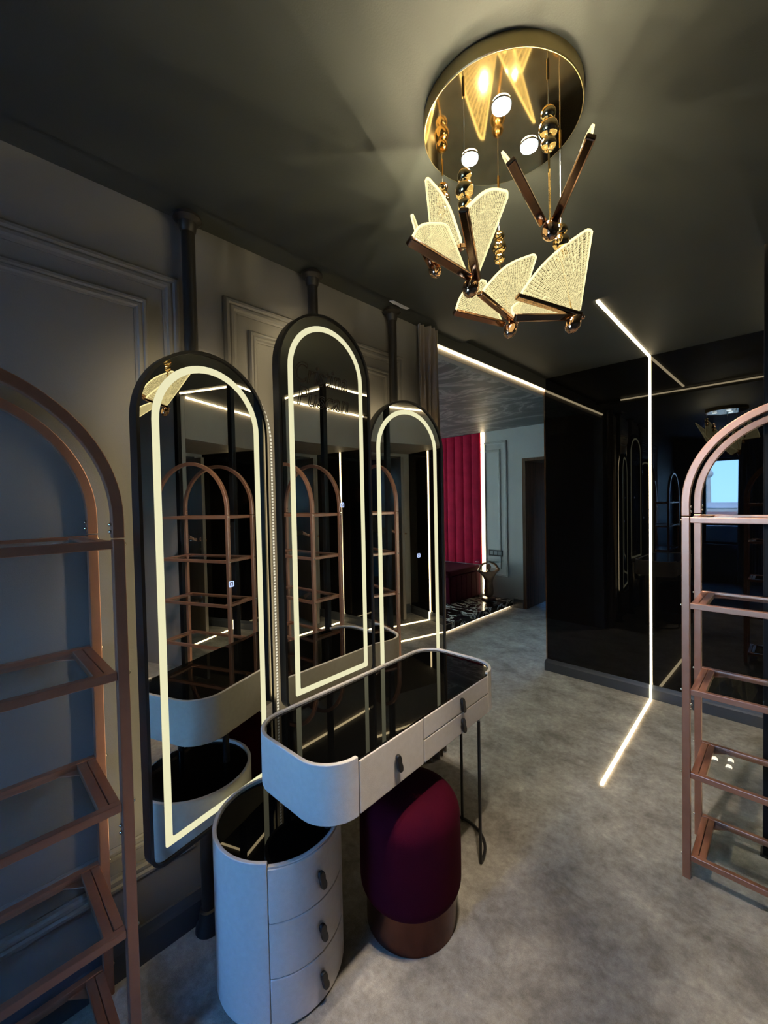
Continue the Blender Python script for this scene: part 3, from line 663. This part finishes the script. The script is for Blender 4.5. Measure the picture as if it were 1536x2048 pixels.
BF = [
 dict(att=(.829, .533), bead=2.267, body=(.826, .519, 2.002), W=[((.820,.524,2.027),(.641,.541,2.035),(.901,.634,2.230)), ((.836,.508,2.023),(.675,.435,2.059),(.934,.476,2.245))]),
 dict(att=(.979, .702), bead=2.405, body=(.952, .712, 2.165), W=[((.954,.717,2.181),(.868,.566,2.134),(.930,.726,2.424)), ((.948,.723,2.178),(.791,.642,2.146),(.99,.819,2.385))]),
 dict(att=(1.147, .622), bead=2.31, body=(1.150, .592, 2.018), W=[((1.172,.584,2.045),(.994,.595,2.073),(1.260,.553,2.271)), ((1.144,.613,2.041),(.971,.663,2.038),(1.228,.720,2.245))]),
 dict(att=(.928, .382), bead=2.370, body=(.922, .378, 2.106), W=[((.908,.392,2.125),(.729,.371,2.139),(.950,.500,2.341)), ((.930,.369,2.127),(.795,.252,2.151),(1.034,.340,2.347))]),
 dict(att=(1.125, .433), bead=2.232, body=(1.126, .405, 1.972), W=[((1.149,.396,1.999),(.999,.491,2.030),(1.193,.374,2.239)), ((1.130,.414,1.991),(.967,.485,1.963),(1.226,.594,2.127))]),
]
def wing_mesh(p0, p1, p2):
    e1 = (p1-p0); l1 = e1.length; e1n = e1.normalized(); v2 = p2-p0; l2 = v2.length
    nrm = e1n.cross(v2).normalized(); e2 = nrm.cross(e1n)
    A = math.atan2(v2.dot(e2), v2.dot(e1n)); na, nr = 40, 12; vs = []; fan = []; pln = []
    q1 = Vector((l1, 0)); q2 = Vector((l2*math.cos(A), l2*math.sin(A)))
    for sgn in (-1, 1):
        for i in range(na+1):
            s = i/na; a = A*s
            d = Vector((math.cos(a), math.sin(a))); ed = q2-q1
            den = d.x*ed.y-d.y*ed.x; rc = (q1.x*ed.y-q1.y*ed.x)/den
            r_ = .76*rc+.24*(l1*(1-s)+l2*s)
            if s > .93: r_ *= 1-.09*((s-.93)/.07)**2.2
            if s < .05: r_ *= 1-.05*((.05-s)/.05)**2
            for j in range(nr+1):
                q = j/nr; q = .04+.96*q; x, y = d.x*r_*q, d.y*r_*q
                vs.append(p0+e1n*x+e2*y+nrm*(.002*sgn)); fan.append((s, q)); pln.append((x, y))
    k = (na+1)*(nr+1); fs = []
    for i in range(na):
        for j in range(nr):
            a = i*(nr+1)+j; b = a+nr+1
            fs.append((a, b, b+1, a+1)); fs.append((k+a, k+a+1, k+b+1, k+b))
    bd = [i*(nr+1) for i in range(na+1)]+[na*(nr+1)+j for j in range(1, nr+1)]+[i*(nr+1)+nr for i in range(na-1, -1, -1)]+[j for j in range(nr-1, 0, -1)]
    for a, b in zip(bd, bd[1:]+bd[:1]): fs.append((a, k+a, k+b, b))
    me = bpy.data.meshes.new('wing'); me.from_pydata([tuple(v) for v in vs], [], fs)
    for nm, data in (('fan', fan), ('plane', pln)):
        uv = me.uv_layers.new(name=nm)
        for lp in me.loops: uv.data[lp.index].uv = data[lp.vertex_index]
    me.materials.append(M['wing']); return me, nrm, e1n, e2
for bf in BF:
    bc = L(bf['body']); ax, ay = bf['att']; at_ = L((ax, ay, 2.45)); zb = KP((0, 0, bf['bead']))[2]
    heads = Vector((0, 0, 0)); mids = []
    for p0, p1, p2 in bf['W']: heads += (Vector(p1)-Vector(p0)).normalized(); mids.append(Vector(p0))
    heads.z = 0; heads.normalize()
    rot = Vector((0, 0, 1)).rotation_difference((heads*.55+Vector((0, 0, -.9))).normalized()).to_matrix()
    body = MB().ball(bc-Vector((0, 0, .004)), .019, .019, .027, n=22, k=14, rot=rot).build('butterfly', M['rose'], ch, smooth=True)
    for q, rr_ in ((1, .0085), (2, .0068)):
        MB().ball(bc+Vector((0, 0, .010))-heads*(.013*q+.005)+Vector((0, 0, .004*q)), rr_, n=14, k=9).build('head_bead', M['rose'], body, smooth=True)
    for p0, p1, p2 in bf['W']:
        a, b, c = L(p0), L(p1), L(p2)
        me, nrm, e1, e2 = wing_mesh(a, b, c); shared(me, 'wing', body)
        MB().obox(a-e2*.005-e1*.004, b-e2*.005+e1*.004, nrm, .0125, .0185).build('wing_bar', M['bar'], body, bevel=.003)
    top = Vector((at_.x, at_.y, zb-2.515))
    MB().cyl((at_.x, at_.y, -.0372), (at_.x, at_.y, top.z), .0011, n=8).build('wire', M['steel'], body)
    MB().cyl((at_.x, at_.y, -.0372), (at_.x, at_.y, -.060), .0035, n=12).build('wire_clip', M['gold'], body, smooth=True)
    MB().cyl((at_.x-.004, at_.y+.003, top.z+.004), (at_.x, at_.y, top.z-.008), .003, n=10).build('hook', M['gold'], body)
    for dz, rr_ in ((-.014, .0165), (-.047, .0215), (-.080, .0165)):
        MB().ball((at_.x, at_.y, top.z+dz), rr_, n=22, k=14).build('bead', M['gold'], body, smooth=True)
    end = bc+Vector((0, 0, .018)); s0 = Vector((at_.x, at_.y, top.z-.094))
    MB().cyl(s0+Vector((.002, 0, 0)), end+Vector((.002, 0, 0)), .0016, n=8).cyl(s0-Vector((.002, 0, 0)), end-Vector((.002, 0, 0)), .0016, n=8).build('hanger_rod', M['gold'], body)

def lamp(name, kind, loc, energy, color, parent, **kw):
    ld = bpy.data.lights.new(name, kind); ld.energy = energy; ld.color = color
    for k, v in kw.items(): setattr(ld, k, v)
    o = bpy.data.objects.new(name, ld); col.objects.link(o); o.parent = parent; o.location = loc
    return o
for (x, y) in ((.929, .493), (1.006, .629), (1.083, .497)):
    lamp('spot_beam', 'SPOT', L((x, y, 2.437)), 112, (1, .83, .62), ch, spot_size=R(104), spot_blend=.9, shadow_soft_size=.03).rotation_euler = Vector((0, 0, -1)).rotation_difference(Vector((.30, -.14, -1))).to_euler()
for bf in BF:
    spots_ = [L(bf['body'])+Vector((0, 0, .13))]
    for p0, p1, p2 in bf['W']: spots_.append((L(p0)+L(p1)*.45+L(p2)*.75)/2.2+Vector((0, 0, .03)))
    for q in spots_: lamp('butterfly_glow', 'SPOT', q, 2.8, (1, .86, .54), ch, spot_size=R(176), spot_blend=.25, shadow_soft_size=.0).rotation_euler = (PI, 0, 0)
# ------------------------------------------------------------------ far room furniture
pf = thing('marble_platform', 'low black veined marble platform glowing along its floor edge', 'platform', (4.5, 3.6, 0))
MB().box(-1.75, .945, -.79, 1.9, .028, .108).build('slab', M['black_marble'], pf, bevel=.003)
MB().box(-1.75, .945, -.745, 1.9, 0, .0278).build('plinth', M['inner'], pf)
MB().box(-1.7, .90, -.765, -.75, .012, .024).build('under_light', M['led_soft'], pf)
vp = thing('velvet_wall_panel', 'tall crimson velvet channel tufted wall panel behind the bench', 'wall panel', (XF-.002, 3.30, 0))
for k in range(13):
    w = .15; pts = []
    for i in range(9): s = i/8; pts.append((-.010-.014*math.sin(PI*s)**.5, k*w+.001+(w-.002)*s))
    pts = [(0, k*w+.001)]+pts+[(0, (k+1)*w-.001)]
    MB().prism(pts, .56, 2.505).build('channel', M['red_velvet'], vp, smooth=True)
be = thing('velvet_bench', 'deep burgundy velvet bench on the marble platform', 'bench', (XF-.40, 4.15, .109))
MB().box(-.42, .355, -.84, .9, .0, .37).build('base', M['velvet'], be, bevel=.012)
MB().box(-.43, .355, -.85, .9, .375, .448).build('seat_cushion', M['velvet'], be, bevel=.02)
for k in range(6):
    x = -.40+k*.125; MB().box(x, x+.118, -.853, -.842, .02, .36).build('channel', M['velvet'], be, bevel=.004)
# bronze figure side table
sd = thing('figure_side_table', 'bronze torso figure holding up a round glass table top', 'side table', (5.22, 3.06, .1085))
MB().lathe([(.10, 0), (.105, .012), (.085, .03)], n=32).build('foot', M['bronze'], sd, smooth=True)
fig = bpy.data.meshes.new('figure')
fv = [(0,0,.02),(0,0,.16),(0,0,.26),(0,0,.34),(0,0,.40),(0,0,.43),
      (-.065,.05,.375),(-.125,.09,.42),(-.08,.06,.50),(-.015,.01,.535),
      (.065,-.05,.375),(.125,-.09,.42),(.08,-.06,.50),(.015,-.01,.535)]
fe = [(0,1),(1,2),(2,3),(3,4),(4,5),(3,6),(6,7),(7,8),(8,9),(3,10),(10,11),(11,12),(12,13)]
fr_ = [.085,.088,.058,.075,.026,.03,.034,.025,.021,.019,.034,.025,.021,.019]
fig.from_pydata(fv, fe, []); fo = bpy.data.objects.new('figure', fig); col.objects.link(fo); fo.parent = sd
sk = fo.modifiers.new('skin', 'SKIN'); fig.skin_vertices.new() if not fig.skin_vertices else None
for k, v in enumerate(fig.skin_vertices[0].data): v.radius = (fr_[k], fr_[k]*.8)
fig.skin_vertices[0].data[0].use_root = True
sb = fo.modifiers.new('sub', 'SUBSURF'); sb.levels = 2; sb.render_levels = 2
fig.materials.append(M['bronze'])
MB().ball((0, 0, .465), .036, .034, .045).build('head', M['bronze'], sd, smooth=True)
MB().lathe([(.03, .538), (.034, .546)], n=24).build('top_bracket', M['steel'], sd, smooth=True)
MB().lathe([(.205, .5465), (.207, .550), (.205, .5545)], n=64).build('glass_top', M['top_glass'], sd)
t = thing('wall_socket', 'black multi gang wall socket on the blue grey wall', 'socket', (XF, 3.07, .745))
MB().box(-.012, -.001, -.112, .112, -.045, .045).build('plate', M['outlet'], t, bevel=.003)
for y in (-.068, -.002, .066): MB().box(-.0145, -.0122, y-.026, y+.026, -.026, .026).build('module', M['outlet_in'], t)

# ------------------------------------------------------------------ open door and person at the corridor end
hin = Vector((3.455, -1.97, 0)); fre = Vector((3.325, -1.20, 0)); dv = (fre-hin).normalized(); nv = Vector((-dv.y, dv.x, 0))
dang = math.atan2(dv.y, dv.x)
d2 = struct(MB().box(0, .78, -.02, .02, .012, 2.08).build('door_2', M['door_paint'], None, bevel=.003), 'open grey brown door at the corridor end')
d2.location = hin; d2.rotation_euler = (0, 0, dang)
for s in (-1, 1):
    MB().box(.715, .745, s*.0215-.0015, s*.0215+.0015, .94, 1.18).build('lock_plate', M['steel'], d2)
    MB().cyl((.73, s*.02, 1.105), (.73, s*.06, 1.105), .009, n=14).cyl((.735, s*.06, 1.105), (.60, s*.06, 1.105), .0085, n=14).build('door_lever', M['rose'], d2, smooth=True)
    MB().cyl((.73, s*.02, 1.01), (.73, s*.034, 1.01), .012, n=14).build('key_barrel', M['steel'], d2, smooth=True)
def skin_obj(name, verts, edges, radii, mat, parent, root=0, sub=2):
    me = bpy.data.meshes.new(name); me.from_pydata(verts, edges, []); o = bpy.data.objects.new(name, me); col.objects.link(o)
    if parent: o.parent = parent
    o.modifiers.new('skin', 'SKIN')
    if not me.skin_vertices: me.skin_vertices.new()
    for k, v in enumerate(me.skin_vertices[0].data):
        r_ = radii[k]; v.radius = r_ if isinstance(r_, tuple) else (r_, r_)
    me.skin_vertices[0].data[root].use_root = True
    s_ = o.modifiers.new('sub', 'SUBSURF'); s_.levels = sub; s_.render_levels = sub
    me.materials.append(mat); return o
# lever tip of the far side of the door in world space
lt = hin+dv*.66+nv*.06; lt.z = 1.105
hand = lt+Vector((-.01, .0, .005))
pb = Vector((2.84, -1.45, 0))
pe = thing('person', 'person in dark clothing holding the lever of the open door', 'person', pb)
hl = hand-pb
bv = [(0,0,.93),(0,0,1.08),(0,0,1.25),(0,0,1.40),(0,0,1.47),(0,0,1.53),
      (.02,.10,.90),(.04,.12,.50),(.03,.13,.10),(.11,.14,.03),(-.02,-.10,.90),(.0,-.13,.50),(-.02,-.14,.10),(.06,-.15,.03),
      (.0,.17,1.40),(.13,.22,1.16),(hl.x-.085,hl.y+.02,hl.z+.055),
      (0,-.17,1.40),(-.02,-.22,1.14),(.04,-.22,.92)]
bed = [(0,1),(1,2),(2,3),(3,4),(4,5),(0,6),(6,7),(7,8),(8,9),(0,10),(10,11),(11,12),(12,13),(3,14),(14,15),(15,16),(3,17),(17,18),(18,19)]
brd = [(.15,.11),(.14,.10),(.16,.11),(.13,.09),.055,.05,.085,.06,.045,.04,.085,.06,.045,.04,.062,.047,.034,.062,.047,.034]
skin_obj('body', bv, bed, brd, M['cloth_dark'], pe)
hd_ = MB().ball((.015, 0, 1.635), .085, .072, .112, n=24, k=16).ball((.10, 0, 1.62), .016, .013, .022).ball((.0, .073, 1.63), .016, .01, .028).ball((.0, -.073, 1.63), .016, .01, .028).build('head', M['skin'], pe, smooth=True)
MB().ball((-.012, 0, 1.665), .09, .081, .10, n=24, k=16).build('hair', M['hair'], pe, smooth=True)
for sy in (-1, 1): MB().ball((.088, sy*.03, 1.645), .009, .012, .007).build('eye', M['hair'], hd_, smooth=True)
MB().ball((.09, 0, 1.575), .01, .024, .006).build('mouth', M['velvet'], hd_, smooth=True)
hx, hy, hz = hl
hv = [(hx-.10,hy+.02,hz+.062),(hx-.045,hy+.012,hz+.035),(hx-.012,hy+.012,hz+.018)]; he = [(0,1),(1,2)]; hr = [(.026,.02),(.034,.017),(.036,.015)]
handobj = skin_obj('hand', hv, he, hr, M['skin'], pe)
for k in range(4):
    o_ = -.027+k*.018; ln = [.9, 1, .97, .8][k]
    ux, uy = dv.x, dv.y
    b0 = Vector((hx-.012, hy+.012, hz+.018))+Vector((ux, uy, 0))*o_
    c = [b0, b0+Vector((.030*ln, -.004, .006)), b0+Vector((.048*ln, -.008, -.012)), b0+Vector((.034*ln, -.012, -.030))]
    skin_obj('finger', [tuple(p) for p in c], [(0,1),(1,2),(2,3)], [.0095,.009,.0085,.0075], M['skin'], handobj, sub=1)
b0 = Vector((hx-.045, hy+.012, hz+.03)); c = [b0, b0+Vector((.02, .03, -.015)), b0+Vector((.045, .035, -.03))]
skin_obj('thumb', [tuple(p) for p in c], [(0,1),(1,2)], [.012,.0105,.009], M['skin'], handobj, sub=1)
